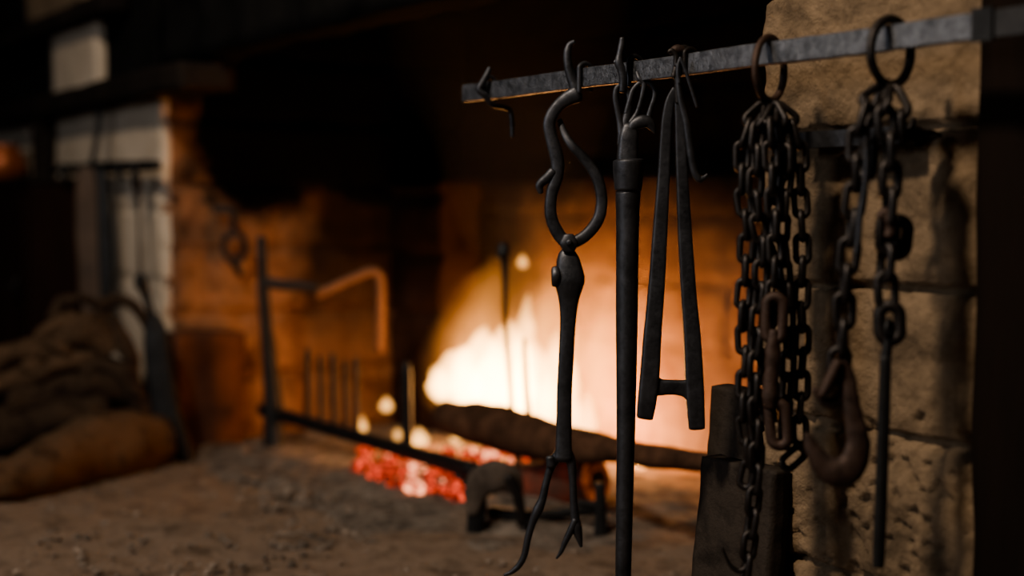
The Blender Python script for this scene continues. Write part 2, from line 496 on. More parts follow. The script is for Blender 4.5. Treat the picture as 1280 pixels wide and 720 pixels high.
# ------------------------------------------------------------------ tool 1: clawed fork with a looped grip
Y1 = bar_Y(716) - .014
t1 = thing('hanging_fire_tongs', U(707, 715, Y1), 'black iron fire tongs with pear shaped loop handle and clawed fork end', 'tongs')
bm = bmesh.new()
pxtube(bm, [(718, 52, 5.5, -.004), (712, 56, 8), (709, 66, 10), (710, 82, 11), (714, 97, 12), (719, 110, 14), (722, 122, 12)], Y1, .9)
over_hook(bm, 724, 90, 6.5, 116)
link('hook', bm, M['iron'], t1)
bm = bmesh.new()
pxtube(bm, [(721, 118, 22), (710, 123, 19), (699, 131, 16), (690, 143, 15.5), (686, 156, 15.5), (689, 172, 16), (694, 190, 17.5), (697, 206, 17), (695, 224, 16), (690, 240, 15), (688, 256, 15), (689, 272, 15.5), (695, 287, 16), (704, 300, 16), (713, 304, 16)], Y1, .75, p=2.6)
pxtube(bm, [(691, 214, 12), (684, 222, 12.5), (677, 228, 11.5), (674, 233, 10.5), (676, 241, 7)], Y1 - .003, .8)
link('loop_arm', bm, M['iron'], t1)
bm = bmesh.new()
pxtube(bm, [(700, 150, 6, .008), (704, 164, 9, .005), (713, 180, 11), (724, 192, 12.5), (736, 206, 13.5), (746, 222, 14.5), (751, 240, 14.5), (752, 256, 14.5), (749, 271, 15), (741, 285, 15), (730, 296, 15), (718, 303, 15)], Y1, .75, p=2.6)
link('loop_arm', bm, M['iron'], t1)
bm = bmesh.new()
pxtube(bm, [(711, 296, 16, -.012), (711, 304, 24, -.012), (711, 312, 17, -.012)], Y1, .35)
pxtube(bm, [(711.5, 303, 8, -.018), (711.5, 303.1, 8, -.004)], Y1, 1.0)
link('pivot_rivet', bm, M['iron'], t1)
bm = bmesh.new()
pxtube(bm, [(710.5, 312, 16), (710, 320, 26), (711, 334, 33), (712, 348, 38), (711.5, 358, 35), (711, 372, 27), (710.5, 388, 22), (709.5, 410, 19.5), (707.5, 450, 19.5), (705.5, 490, 19.5), (705, 530, 20), (704.5, 556, 21), (704, 572, 25)], Y1, .75, p=3.2)
link('shaft', bm, M['iron'], t1)
bm = bmesh.new()
pxtube(bm, [(694, 336, 10, -.008), (695, 345, 12, -.012), (694, 356, 9, -.008)], Y1, 1.0, p=3)
link('side_lug', bm, M['iron'], t1)
bm = bmesh.new()
pxtube(bm, [(702, 566, 17), (693, 575, 14), (687, 588, 10.5), (682, 606, 9.5), (678, 624, 10.5), (672, 638, 13), (666, 652, 10), (660, 672, 9), (656, 692, 8.5), (650, 705, 8), (641, 714, 6.5), (630, 719, 3.5)], Y1, .85)
pxtube(bm, [(688, 572, 12), (689, 582, 13)], Y1 - .004, .8)
link('prong', bm, M['iron'], t1)
bm = bmesh.new()
pxtube(bm, [(708, 566, 17), (714, 578, 13), (716, 600, 10), (717, 625, 10), (719, 648, 12), (721, 660, 14), (724, 673, 9), (726.5, 683, 4)], Y1, .85)
pxtube(bm, [(719, 650, 9), (713, 664, 9), (707, 676, 8), (701, 690, 5.5), (695.5, 698, 2.5)], Y1 - .003, .85)
link('prong', bm, M['iron'], t1)

# ------------------------------------------------------------------ tool 2: pole with a socket and openwork head
Y2 = bar_Y(788) - .017
t2 = thing('hanging_iron_pole', U(779, 760, Y2), 'long round iron pole with a socket and openwork head of loops', 'iron pole')
bm = bmesh.new()
pxtube(bm, [(777.5, 48, 7), (777, 56, 8.5), (774.5, 68, 8.5), (773.5, 78, 11), (777, 88, 10.5), (779, 100, 10.5), (778, 114, 9)], Y2, .9)
pxtube(bm, [(768, 78, 5), (772, 76, 8)], Y2, .9)
over_hook(bm, 786, 84, 6.5, 108)
link('hook', bm, M['iron'], t2)
bm = bmesh.new()
pxtube(bm, [(777, 106, 5), (771, 110, 7), (769, 120, 7.5), (771, 134, 8), (774, 148, 8.5), (777, 164, 11), (777, 180, 12)], Y2, .8)
pxtube(bm, [(772, 108, 6), (781, 110, 6.5), (786, 120, 6), (786.5, 132, 8), (783, 148, 12), (779, 166, 14), (778, 184, 13)], Y2 + .002, .8)
pxtube(bm, [(805, 106, 5), (799, 104, 6), (791, 113, 6.5), (787, 126, 7), (783, 142, 8)], Y2 + .001, .8)
pxtube(bm, [(796, 90, 5, .004), (799, 98, 6), (805, 104, 7), (803, 118, 6), (800, 130, 6), (796, 142, 7), (789, 154, 10)], Y2, .8)
pxtube(bm, [(806, 104, 5), (812, 104, 6), (818, 112, 6.5), (818, 122, 6.5), (814, 134, 6.5), (811, 146, 8), (812, 154, 11)], Y2, .8)
link('openwork_loops', bm, M['iron'], t2)
bm = bmesh.new()
pxtube(bm, [(786, 166, 8), (793, 156, 14), (802, 152, 17), (810, 153, 15), (815, 159, 10), (818, 166, 3)], Y2 - .004, .6)
link('leaf_scroll', bm, M['iron'], t2)
bm = bmesh.new()
pxtube(bm, [(787, 158, 18), (786, 170, 24), (785, 182, 25), (784.5, 196, 27), (785, 205, 27)], Y2, .7, p=3.5)
link('neck', bm, M['iron'], t2)
bm = bmesh.new()
pxtube(bm, [(786, 200, 38), (786, 203, 40), (785.5, 215, 38.5), (785, 238, 34)], Y2, 1.0, seg=24, cap=.1)
link('socket', bm, M['iron'], t2)
bm = bmesh.new()
pxtube(bm, [(785, 236, 33), (785, 240, 30.5), (785, 244, 31), (784.5, 275, 29), (784, 330, 28), (783.5, 400, 27.5), (783, 470, 25.5), (782, 560, 23), (780.5, 640, 21.5), (779, 720, 20), (778, 760, 19)], Y2, 1.0, seg=24)
link('shaft', bm, M['iron'], t2)

# ------------------------------------------------------------------ tool 3: A shaped iron
Y3 = bar_Y(846) - .016
t3 = thing('hanging_iron_spreader', U(843, 538, Y3), 'A shaped square bar iron with a low cross bar, hanging on a hook', 'fire iron')
bm = bmesh.new()
pxtube(bm, [(845, 112, 11), (838, 126, 12), (834, 146, 13), (831.5, 180, 14), (829.5, 220, 15), (825, 290, 18), (820.5, 360, 20), (815.5, 420, 22), (812.5, 465, 23.5), (809, 500, 23), (806, 522, 20)], Y3, .8, p=6, seg=20, cap=.2)
link('leg', bm, M['iron'], t3)
bm = bmesh.new()
pxtube(bm, [(847, 112, 11), (849, 128, 13), (850, 150, 13), (851, 190, 13.5), (853, 230, 15), (856.5, 300, 17.5), (861, 370, 19), (865, 420, 21), (867.5, 470, 22.5), (869, 505, 22.5), (871, 535, 20)], Y3, .8, p=6, seg=20, cap=.2)
link('leg', bm, M['iron'], t3)
bm = bmesh.new()
pxtube(bm, [(814, 482, 30), (820, 483, 25), (827, 484, 20), (840, 484, 18.5), (852, 485, 20), (859, 486, 25), (865, 488, 30)], Y3, .34, p=5, seg=16, dmin=.0062, cap=.1)
link('cross_bar', bm, M['iron'], t3)
bm = bmesh.new()
over_hook(bm, 846, 60, 9, 100)
pxtube(bm, [(842, 96, 8), (846, 84, 8), (847, 100, 9), (848, 116, 10), (848, 128, 9)], Y3 - .004, .8)
pxtube(bm, [(836, 65, 5), (840, 63, 6), (845, 70, 6), (845, 82, 6)], Y3 - .006, .9)
link('hook', bm, M['dark_iron'], t3)
bm = bmesh.new()
pxtube(bm, [(838, 66, 8, .004), (846, 62, 13, .006), (853, 65, 12, .008), (856, 72, 8, .008)], Y3, .9)
link('hook_top', bm, M['rust'], t3)['label'] = 'rusty reddish top of the hook'

t4 = thing('hanging_hook_rod', U(878, 226, Y3), 'slim iron hook rod hanging beside the A shaped iron, its tip curled up', 'hook')
Y4 = Y3 - .014
bm = bmesh.new()
pxtube(bm, [(847, 80, 5.5), (848, 104, 6), (850, 122, 7), (854, 138, 8.5), (858, 154, 9), (861, 174, 9.5), (863.5, 192, 10), (866, 206, 9.5), (869, 217, 9.5), (874, 224, 9), (880, 222, 6), (884, 218, 3)], Y4, .8)
link('hook_shank', bm, M['iron'], t4)
bm = bmesh.new()
pxtube(bm, [(850, 72, 4), (856, 86, 4.5), (863, 108, 4.5), (868, 124, 4.5), (871, 134, 3.5)], Y4 - .003, .9)
pxtube(bm, [(849, 104, 4), (847, 90, 4), (850, 74, 4), (856, 86, 4)], Y4 - .002, .9)
link('wire_spike', bm, M['iron'], t4)
bm = bmesh.new(); over_hook(bm, 855, 60, 6, 92); link('strap', bm, M['dark_iron'], t4)

# small S hook on the far end of the rail
Y5 = bar_Y(610)
t5 = thing('hanging_pot_hook', U(640, 172, Y5 + .02), 'small empty iron S hook slung over the far left end of the rail', 'hook')
bm = bmesh.new()
aS = (PB(605, 110, BB) - Q0).dot(u)
r_ = .0042
def S(da, b, z): return (*W(aS + da, b, z), r_)
P = [(*U(612, 85, Y5 - .012), r_ * .9), (*U(609, 92, Y5 - .012), r_ * 1.1), (*U(603, 103, Y5 - .012), r_ * 1.25), (*U(599, 112, Y5 - .012), r_ * 1.2), (*U(606, 119, Y5 - .011), r_ * 1.2), (*U(615, 131, Y5 - .004), r_), (*U(628, 134, Y5 + .01), r_ * .9), (*U(637, 138, Y5 + .02), r_), (*U(640, 152, Y5 + .02), r_), (*U(640, 171, Y5 + .02), r_ * .6)]
tube3(bm, P, 8, 12)
link('hook_bend', bm, M['iron'], t5)
bm = bmesh.new(); over_hook(bm, 604, 100, 7, 112); link('strap', bm, M['iron'], t5)

# ------------------------------------------------------------------ chains
def link_mesh(name, L, Wd, r, m, seg=28, rs=8, rough=.0006):
    """oval ring, long axis local Z, flat in local XZ"""
    bm = bmesh.new(); rows = []
    hw = Wd / 2 - r; hl = L / 2 - r; st = hl - hw
    for k in range(seg):
        th = 2 * math.pi * k / seg
        x = math.cos(th) * hw; z = math.sin(th) * hw + (st if math.sin(th) > 1e-6 else (-st if math.sin(th) < -1e-6 else 0))
        rows.append((x, 0, z, r, r))
    sweep(bm, rows, rs, 2.0, V((0, 1, 0)), closed=True, rough=rough, rs=120)
    bmesh.ops.recalc_face_normals(bm, faces=bm.faces)
    me = bpy.data.meshes.new(name); bm.to_mesh(me); bm.free()
    for p in me.polygons: p.use_smooth = True
    me.materials.append(m); return me
def put(me, name, root, mat4):
    o = bpy.data.objects.new(name, me); COL.objects.link(o); o.parent = root
    l, q, s = mat4.decompose()
    o.location = l - root.location; o.rotation_mode = 'QUATERNION'; o.rotation_quaternion = q
    return o
def frame(c, z, yhint, s=1.0):
    z = z.normalized(); x = yhint.cross(z)
    if x.length < 1e-4: x = V((1, 0, 0)).cross(z)
    x.normalize(); y = z.cross(x)
    return Matrix(((x.x, y.x, z.x, c.x), (x.y, y.y, z.y, c.y), (x.z, y.z, z.z, c.z), (0, 0, 0, 1)))
def chain(root, me, P3, pitch, twist0=0.0, jit=.25, name='chain_link'):
    pts = [V(q) for q in cat_rom([tuple(q) for q in P3], 24)]
    d = 0; targ = pitch / 2; k = 0; cen = []
    for a, b in zip(pts, pts[1:]):
        l = (b - a).length
        while d + l >= targ:
            t = (targ - d) / l
            cen.append((a.lerp(b, t), (b - a).normalized())); targ += pitch
        d += l
    for k, (c, T) in enumerate(cen):
        ang = twist0 + (math.pi / 2) * (k % 2) + random.uniform(-jit, jit)
        yh = V((math.sin(ang), math.cos(ang), 0))
        T2 = (T + V((random.uniform(-.06, .06), random.uniform(-.06, .06), 0))).normalized()
        put(me, name, root, frame(c, T2, yh))
    return len(cen)
PITCH = .0262
lm1 = link_mesh('chain_link', .0392, .0228, .0040, M['dark_iron'])

def big_ring(root, px, pytop, pybot, wire, tilt, m):
    """ring looped over the rail; tilt turns its plane about the vertical"""
    Y = bar_Y(px)
    r = pw(wire, Y) / 2
    base = PB(px, 100, BB + BART / 2)
    zt = BARZ1 + 2 * r + .001
    H = pw(pybot - pytop, Y)
    R = H / 2
    c = V((base.x, base.y, zt - R))
    d = (n * math.cos(tilt) + u * math.sin(tilt)).normalized()
    rows = []
    bm = bmesh.new()
    for k in range(48):
        th = 2 * math.pi * k / 48
        q = c + d * (math.cos(th) * (R - r)) + V((0, 0, math.sin(th) * (R - r)))
        rows.append((*q, r, r))
    sweep(bm, rows, 14, 2.0, d.cross(V((0, 0, 1))), closed=True, rough=.0006, rs=80)
    return link('ring', bm, m, root), c, R, r

# --- bundle 1
Yc = bar_Y(962)
c1 = thing('iron_chain', U(940, 715, Yc), 'long dark chain hanging in gathered strands from the ring nearest the A shaped iron', 'chain')
rg, rc, RR, rr = big_ring(c1, 962, 45, 133, 9.5, -.35, M['rust'])
def path(P, Y): return [U(px, py, Y + (d[0] if d else 0)) for px, py, *d in P]
strands = [
    ([(956, 134), (940, 150, -.004), (929, 178, -.008), (928, 230, -.008), (933, 300, -.008), (929, 380, -.008), (931, 450, -.008), (930, 520, -.01), (936, 575, -.01), (930, 612, -.008)], .3),
    ([(959, 136), (949, 156, -.012), (945, 190, -.016), (944, 250, -.018), (952, 320, -.018), (946, 400, -.018), (944, 470, -.018), (946, 540, -.018), (944, 600, -.014), (940, 650, -.012), (933, 712, -.012)], 1.3),
    ([(962, 134), (963, 160, -.022), (964, 210, -.026), (967, 270, -.026), (969, 330, -.026), (965, 385, -.026)], .1),
    ([(966, 134), (977, 158, -.014), (982, 210, -.016), (978, 280, -.016), (982, 350, -.016), (986, 420, -.016), (983, 490, -.016), (980, 560, -.016)], 1.1),
    ([(968, 136), (986, 150, -.004), (999, 190, -.006), (1001, 250, -.008), (1003, 320, -.008), (1002, 390, -.008), (1003, 450, -.008), (1000, 520, -.008), (1000, 548, -.008)], .15),
    ([(962, 140, .012), (972, 170, .014), (974, 230, .014), (958, 300, .014), (976, 370, .014), (953, 440, .014), (968, 500, .014), (972, 560, .014)], .6),
    ([(998, 560, -.008), (992, 572, -.01), (980, 578, -.014), (972, 572, -.016)], .2),
]
nl = 0
for P, tw in strands: nl += chain(c1, lm1, path(P, Yc), PITCH, tw)
# heavy swivel and hook in the middle of the bundle
lmB = link_mesh('heavy_link', .062, .032, .0065, M['rust'])
for (px, py, dy, ang, tl) in ((968, 398, -.034, .15, 0.02), (973, 530, -.034, .2, -.1)):
    put(lmB, 'heavy_link', c1, frame(U(px, py, Yc + dy), V((tl, 0, 1)), V((math.sin(ang), math.cos(ang), 0))))
bm = bmesh.new()
pxtube(bm, [(967, 414, 12), (966, 430, 18), (966, 446, 21), (965, 462, 19), (963, 480, 20), (963, 495, 22), (962, 508, 16)], Yc - .036, .8, rough=.0012)
link('swivel', bm, M['rust'], c1)
bm = bmesh.new()
pxtube(bm, [(936, 704, 8), (930, 712, 8), (921, 713, 7), (912, 705, 5), (905, 690, 3.5), (903, 684, 2)], Yc - .014, .8)
link('tail_hook', bm, M['dark_iron'], c1)

# --- bundle 2
Yd = bar_Y(1113)
c2 = thing('iron_chain', U(1050, 605, Yd), 'heavier rusty chain on the rightmost ring, a large open hook at its lower end', 'chain')
rg2, rc2, RR2, rr2 = big_ring(c2, 1113, 27, 120, 12, -.1, M['dark_iron'])
lm2 = link_mesh('chain_link', .0445, .0265, .0045, M['dark_iron'])
PITCH2 = .0285
nl2 = 0
for P, tw in [
    ([(1106, 116), (1090, 126, -.01), (1078, 146, -.016), (1072, 180, -.018), (1069, 230, -.018), (1064, 290, -.018), (1057, 345, -.018), (1054, 400, -.018), (1050, 440, -.018), (1048, 458, -.018)], .2),
    ([(1108, 116), (1106, 140, -.02), (1110, 180, -.022), (1113, 230, -.022), (1110, 290, -.022), (1107, 340, -.022), (1110, 392, -.022)], 1.4),
    ([(1112, 116), (1122, 134, -.01), (1128, 165, -.012), (1128, 192, -.012)], .5),
    ([(1106, 118, .012), (1096, 140, .012), (1088, 172, .012), (1084, 205, .012)], 1.2)]:
    nl2 += chain(c2, lm2, path(P, Yd), PITCH2, tw)
# long open link, lumps, big link
bm = bmesh.new()
pxtube(bm, [(1083, 186, 6), (1083, 210, 8), (1080, 240, 8), (1075, 270, 8), (1073, 296, 8), (1070, 318, 7)], Yd - .03, .9)
link('long_hook', bm, M['iron'], c2)
bm = bmesh.new()
pxtube(bm, [(1100, 272, 8), (1106, 266, 14), (1112, 272, 18), (1114, 284, 17), (1110, 296, 12)], Yd - .026, .9, rough=.002)
link('swivel', bm, M['rust'], c2)
lmC = link_mesh('heavy_link', .050, .034, .0068, M['dark_iron'])
put(lmC, 'heavy_link', c2, frame(U(1121, 297, Yd - .012), V((.10, 0, 1)), V((.25, 1, 0)).normalized()))
put(lmC, 'heavy_link', c2, frame(U(1112, 404, Yd - .022), V((-.05, 0, 1)), V((.2, 1, 0)).normalized()))
YH = Yd - .022
bm = bmesh.new()
pxtube(bm, [(1047, 452, 14), (1040, 470, 15), (1032, 486, 14), (1024, 494, 12), (1018, 486, 8)], YH - .004, .9, rough=.001)
pxtube(bm, [(1026, 500, 10), (1036, 504, 14), (1048, 500, 14), (1054, 486, 13), (1054, 466, 12), (1050, 454, 10)], YH + .004, .9, rough=.001)
link('shackle', bm, M['rust'], c2)
bm = bmesh.new()
pxtube(bm, [(1055, 452, 14), (1060, 470, 17), (1063, 492, 20), (1066, 514, 23), (1070, 536, 27), (1072, 556, 31), (1067, 576, 36), (1055, 589, 40), (1040, 588, 37), (1026, 577, 28), (1017, 563, 20), (1011, 551, 15), (1008, 543, 9)], YH, .62, p=2.3, rough=.0012, seg=18)
link('load_hook', bm, M['rust'], c2)['label'] = 'large rusty open hook at the chain end'
print('links', nl, nl2)

# --- rod hanging from the right strand
rod = thing('hanging_iron_rod', U(1098, 710, Yd), 'straight black iron rod hanging from the rightmost chain, lower end bare', 'iron rod')
bm = bmesh.new()
pxtube(bm, [(1109, 418, 10), (1109, 432, 13), (1107, 450, 14)], Yd - .024, .9)
rows = []
cc = U(1111, 411, Yd - .024)
for k in range(20):
    th = 2 * math.pi * k / 20
    rows.append((cc.x + .0085 * math.cos(th) * .5, cc.y + .0085 * math.cos(th) * .85, cc.z + .0085 * math.sin(th), .0028, .0028))
sweep(bm, rows, 8, 2, V((.85, -.5, 0)), closed=True)
link('eye', bm, M['black_iron'], rod)
bm = bmesh.new()
pxtube(bm, [(1107, 445, 14), (1105.5, 500, 14.5), (1103.5, 560, 15), (1101.5, 620, 15), (1099, 680, 15), (1098, 709, 14)], Yd - .024, .9, p=3, cap=.1)
link('shaft', bm, M['black_iron'], rod)

# --- second, lower bar fixed close to the pier
lb = thing('wall_rail', PB(1060, 180, -.05), 'short iron bar fixed low on the pier behind the chains', 'rail')
b2 = -.035
zl = PB(1060, 172, b2).z
al0 = (PB(992, 172, b2) - Q0).dot(u); al1 = (PB(1136, 165, b2) - Q0).dot(u)
bm = bmesh.new()
box_grid_n(bm, al0, al1, b2, b2 + .01, zl - .0095, zl + .0095, 30, 1, 3, lambda c: c + noise.noise_vector(c * 50) * .0007)
bmesh.ops.transform(bm, matrix=FR, verts=bm.verts)
link('flat_bar', bm, M['iron'], lb, smooth=False)
bm = bmesh.new()
for aa in (al0 + .06, al1 - .03):
    box_grid_n(bm, aa - .007, aa + .007, b2 + .01, .012, zl - .006, zl + .006, 1, 2, 1)
bmesh.ops.transform(bm, matrix=FR, verts=bm.verts)
link('wall_pin', bm, M['dark_iron'], lb, smooth=False)
YE = YB(1150, b2)
bm = bmesh.new()
pxtube(bm, [(1126, 168, 14), (1136, 168, 22), (1146, 165, 18), (1156, 166, 13), (1166, 168, 12), (1175, 170, 7)], YE - .004, .8, rough=.002)
pxtube(bm, [(1130, 180, 8), (1136, 166, 9), (1142, 152, 7), (1140, 148, 4)], YE - .012, .9)
pxtube(bm, [(1142, 182, 7), (1150, 180, 9), (1160, 174, 8), (1170, 172, 6)], YE - .010, .9)
link('twisted_end', bm, M['dark_iron'], lb)

# ------------------------------------------------------------------ leaning plates by the pier
def plate(name, px0, px1, ytop, b, lean, thick, label, cat, ztop_drop=0.0, bev=.004):
    p0 = PB(px0, ytop, b); p1 = PB(px1, ytop, b)
    a0 = (p0 - Q0).dot(u); a1 = (p1 - Q0).dot(u); zt = p0.z
    bm = bmesh.new()
    def fn(c):
        t = 1 - c.z / zt
        q = V((c.x - .012 * t * (1 if c.x < (a0 + a1) / 2 else .0), c.y - lean * t, c.z))
        return q + noise.noise_vector(c * 12) * .0035 + noise.noise_vector(c * 45) * .0016
    box_grid_n(bm, a0, a1, b, b + thick, 0.0, zt, 20, 3, 60, fn)
    bmesh.ops.transform(bm, matrix=FR, verts=bm.verts)
    return single(name, bm, M['plank'], label, cat)
plate('scorched_board', 891, 944, 482, .035, .03, .03, 'tall scorched dark board standing on the hearth against the pier edge', 'board')
plate('scorched_board', 878, 966, 571, -.035, .02, .03, 'lower wider scorched board leaning in front of the taller one by the pier', 'board')

# ------------------------------------------------------------------ the fire
YF = 3.36
def flame(px, py, wpx, hpx, Y, m, label, seed, lean=0.0, depth=.55, pw_=1.7):
    base = U(px, py, Y); w = pw(wpx, Y) / 2; h = pw(hpx, Y)
    bm = bmesh.new(); rows = []
    NR = 18
    for i in range(NR + 1):
        t = i / NR
        r = w * (math.sin(math.pi * min(1, t * .95 + .22)) ** .8 if t < .3 else (1 - ((t - .3) / .7) ** pw_) * .98 + .02)
        r = max(r, .002)
        ox = lean * h * t * t + w * .35 * t * noise.noise(V((seed * 3.1, t * 3, 0)))
        oy = w * .3 * t * noise.noise(V((seed * 1.7, t * 3, 5)))
        rows.append((base.x + ox, base.y + oy, base.z + h * t, r, r * depth))
    sweep(bm, rows, 18, 2, VIEW, rough=w * .14, rs=1.6 / w * .9, cap=.3)
    return single('flame', bm, m, label, 'flame', 'flames of the wood fire')
FL = [(572, 505, 70, 78, .05), (600, 512, 84, 108, .10), (632, 520, 84, 122, .06), (662, 532, 70, 112, .0), (698, 548, 56, 140, .02), (548, 494, 36, 40, .0), (731, 552, 32, 66, .05), (653, 524, 40, 160, .05)]
labs = ['bright low flame at the left of the fire', 'broad bright flame left of the middle of the fire', 'broadest white flame in the middle of the fire', 'broad bright flame right of the middle of the fire', 'tall yellow flame at the right side of the fire', 'small bright flame at the far left tip of the log', 'small flame licking up behind the tongs shaft', 'tallest slim bright flame behind the middle of the fire']
for i, (px, py, w, h, ln) in enumerate(FL):
    flame(px, py, w, h, YF + .02 * (i % 3), M['flame_core'], labs[i], i + 1, ln)
EL = [(640, 525, 230, 250, .10, 'tall thin orange flame tongue over the middle of the fire'), (725, 545, 190, 270, .0, 'tall thin orange flame tongue at the right of the fire'), (590, 515, 150, 160, .10, 'thin orange flame tongue over the left of the fire')]
for i, (px, py, w, h, ln, lb_) in enumerate(EL):
    flame(px, py, w, h, YF + .02, M['flame_edge'], lb_, i + 21, ln, .34)
flame(653, 334, 14, 18, YF, M['flame_core'], 'loose lick of flame floating above the fire', 41)
for i, (px, py, w, h, lb_) in enumerate([(452, 542, 15, 24, 'leftmost small flame among the embers behind the grate'), (483, 513, 18, 18, 'pale small flame high behind the grate spikes'), (497, 549, 12, 16, 'small flame low beside the thick grate spike'), (524, 560, 24, 28, 'small flame between the thick spike and the big log'), (570, 553, 16, 12, 'small flame close under the big log'), (800, 586, 16, 13, 'small flame under the thin end of the big log, near the pier')]):
    flame(px, py, w, h, (3.62 - .03 * i) if px < 700 else 3.1, M['flame_core'], lb_, 51 + i)

# smoke rising over the fire
bm = bmesh.new()
sc_ = U(655, 250, 3.42)
rows = []
for i in range(16):
    t = i / 15
    r = .14 + .17 * t
    rows.append((sc_.x - .05 * t, sc_.y - .02, sc_.z - .10 + t * .62, r, r * .65))
sweep(bm, rows, 20, 2, VIEW, rough=.04, rs=5)
o = single('smoke', bm, M['smoke'], 'thin grey smoke rising from the fire', 'smoke'); tag(o, kind='stuff')

M['firelit_end_glow'] = emit('firelit_end_glow', (.6, .10, .03), (1, .26, .08), .05, .35, 30, (.12, .06, .03))  # weak emission stands in for firelight caught on the log end
M['firelit_bark_glow'] = emit('firelit_bark_glow', (.3, .03, .01), (.8, .09, .03), .0, .10, 14, (.06, .03, .02))  # dim red emission painted in for firelight on the bark
# logs
def log(name, P, label, m=None, endm=None, group=None, rough=.006, seg=20, cat='log'):
    """P: (Vector, radius)"""
    root = thing(name, V((P[0][0].x, P[0][0].y, min(q.z - r for q, r in P))), label, cat, group)
    bm = bmesh.new()
    tube3(bm, [(*q, r) for q, r in P], 10, seg, rough=rough, rs=14, cap=.04)
    bmesh.ops.translate(bm, verts=bm.verts, vec=V((0, 0, 0)))
    link('bark', bm, m or M['bark'], root)
    if endm:
        for (q, r), (q2, _) in ((P[-1], P[-2]), (P[0], P[1])):
            T = (q - q2).normalized()
            bm = bmesh.new()
            rows = [(*(q + T * (r * .05 + .000)), r * .86, r * .86), (*(q + T * (r * .05 + .004)), r * .84, r * .84)]
            sweep(bm, rows, seg, 2, None, rough=.002, rs=20, cap=.02)
            link('cut_end', bm, endm, root)
    return root
log('fire_log', [(PB(556, 520, .36), .034), (PB(600, 530, .36), .048), (PB(660, 545, .36), .046), (PB(720, 557, .36), .034), (PB(780, 565, .36), .023), (PB(880, 578, .36), .019), (PB(905, 582, .36), .018)], 'long charred log burning across the fire, its thin end by the pier', M['char'])
# hollow log resting on the andiron
yl = 2.86
lp = [(U(636, 606, yl + .12), .045), (U(690, 606, yl + .05), .050), (U(744, 600, yl - .02), .048)]
hl = log('fire_log', lp, 'short log lying on the fire dog, red firelight put in as a glow', M['firelit_bark_glow'])
bm = bmesh.new()
T = (lp[-1][0] - lp[-2][0]).normalized(); q = lp[-1][0]
sweep(bm, [(*(q + T * .002), .046, .046), (*(q + T * .006), .044, .044)], 20, 2, None, rough=.002, rs=20, cap=.02)
link('cut_end', bm, M['firelit_end_glow'], hl)['label'] = 'log end with orange firelight put in as a glow'
bm = bmesh.new()
sweep(bm, [(*(q + T * .006), .020, .026), (*(q + T * .009), .019, .025)], 16, 2, None, rough=.003, rs=30, cap=.02)
link('dark_hollow', bm, M['black_iron'], hl)  # flat dark disc stands in for the shaded hollow of the log

# fire dog (andiron) holding the logs
ya = 2.66
dog = thing('fire_dog', HZ(590, 684), 'squat iron fire dog with splayed feet at the front of the fire', 'andiron')
bm = bmesh.new()
pxtube(bm, [(590, 640, 16), (594, 618, 30), (604, 602, 40), (620, 596, 44), (636, 600, 36), (646, 612, 24)], ya, .55, p=3.0, rough=.003, rs=25)
link('head', bm, M['greyiron'], dog)
bm = bmesh.new()
pxtube(bm, [(597, 622, 24), (596, 640, 25), (594, 658, 23), (592, 674, 22), (580, 681, 15), (562, 684, 10)], ya + .012, .7, p=3, rough=.002, rs=30)
link('leg', bm, M['black_iron'], dog)
bm = bmesh.new()
pxtube(bm, [(636, 596, 14), (645, 612, 14), (650, 634, 14), (652, 655, 13)], ya - .02, .8, p=3)
link('leg', bm, M['dark_iron'], dog)
bm = bmesh.new()
pxtube(bm, [(612, 640, 14), (660, 645, 14), (710, 640, 14), (752, 634, 14)], ya + .04, .8, p=4)
link('shelf_bar', bm, M['black_iron'], dog)
bm = bmesh.new()
pxtube(bm, [(750, 606, 14), (751, 640, 15), (751, 668, 18), (751, 690, 19)], ya - .02, .8, p=4)
pxtube(bm, [(722, 628, 10), (745, 632, 12)], ya - .02, .8)
link('leg', bm, M['black_iron'], dog)

# fire grate with spikes
gr = thing('fire_grate', HZ(460, 556), 'low iron grate bar with a row of upright spikes left of the fire', 'fire grate')
G0 = U(328, 512, 3.66); G1 = U(592, 588, 2.95)
bm = bmesh.new()
tube3(bm, [(*G0, .016), (*G0.lerp(G1, .33), .015), (*G0.lerp(G1, .66), .016), (*G1, .018)], 6, 12, p=4)
link('grate_bar', bm, M['black_iron'], gr)
def gpt(px):
    best = min(range(201), key=lambda i: abs((640 + F * G0.lerp(G1, i / 200).x / (G0.lerp(G1, i / 200).y)) - px))
    return G0.lerp(G1, best / 200)
for px, top, w in [(384, 436, 8), (400, 444, 7), (416, 442, 8), (431, 450, 7), (445, 446, 7), (508, 452, 13)]:
    g = gpt(px); t = U(px, top, g.y); r = pw(w, g.y) / 2
    bm = bmesh.new()
    tube3(bm, [(*g, r), (*g.lerp(t, .5), r), (*g.lerp(t, .93), r * .9), (*t, r * .3)], 4, 10, p=3)
    link('spike', bm, M['black_iron'], gr)
for px in (345, 575):
    g = gpt(px); bm = bmesh.new()
    tube3(bm, [(*g, .014), (g.x, g.y - .01, g.z / 2, .014), (g.x, g.y - .02, 0.0, .016)], 4, 10, p=3)
    link('foot', bm, M['black_iron'], gr)

# upright iron stand with arm, left in the fireplace
ys = 3.6
st = thing('iron_stand', HZ(342, 560), 'tall black iron stand with a side arm at the left of the fire', 'stand')
bm = bmesh.new()
pxtube(bm, [(327, 298, 12), (328, 340, 13), (332, 400, 15), (338, 460, 19), (342, 515, 24), (342, 562, 26)], ys, .9, p=3)
link('post', bm, M['black_iron'], st)
bm = bmesh.new()
pxtube(bm, [(328, 352, 13), (350, 356, 13), (375, 357, 12), (396, 360, 11)], ys, .9, p=3)
link('arm', bm, M['black_iron'], st)
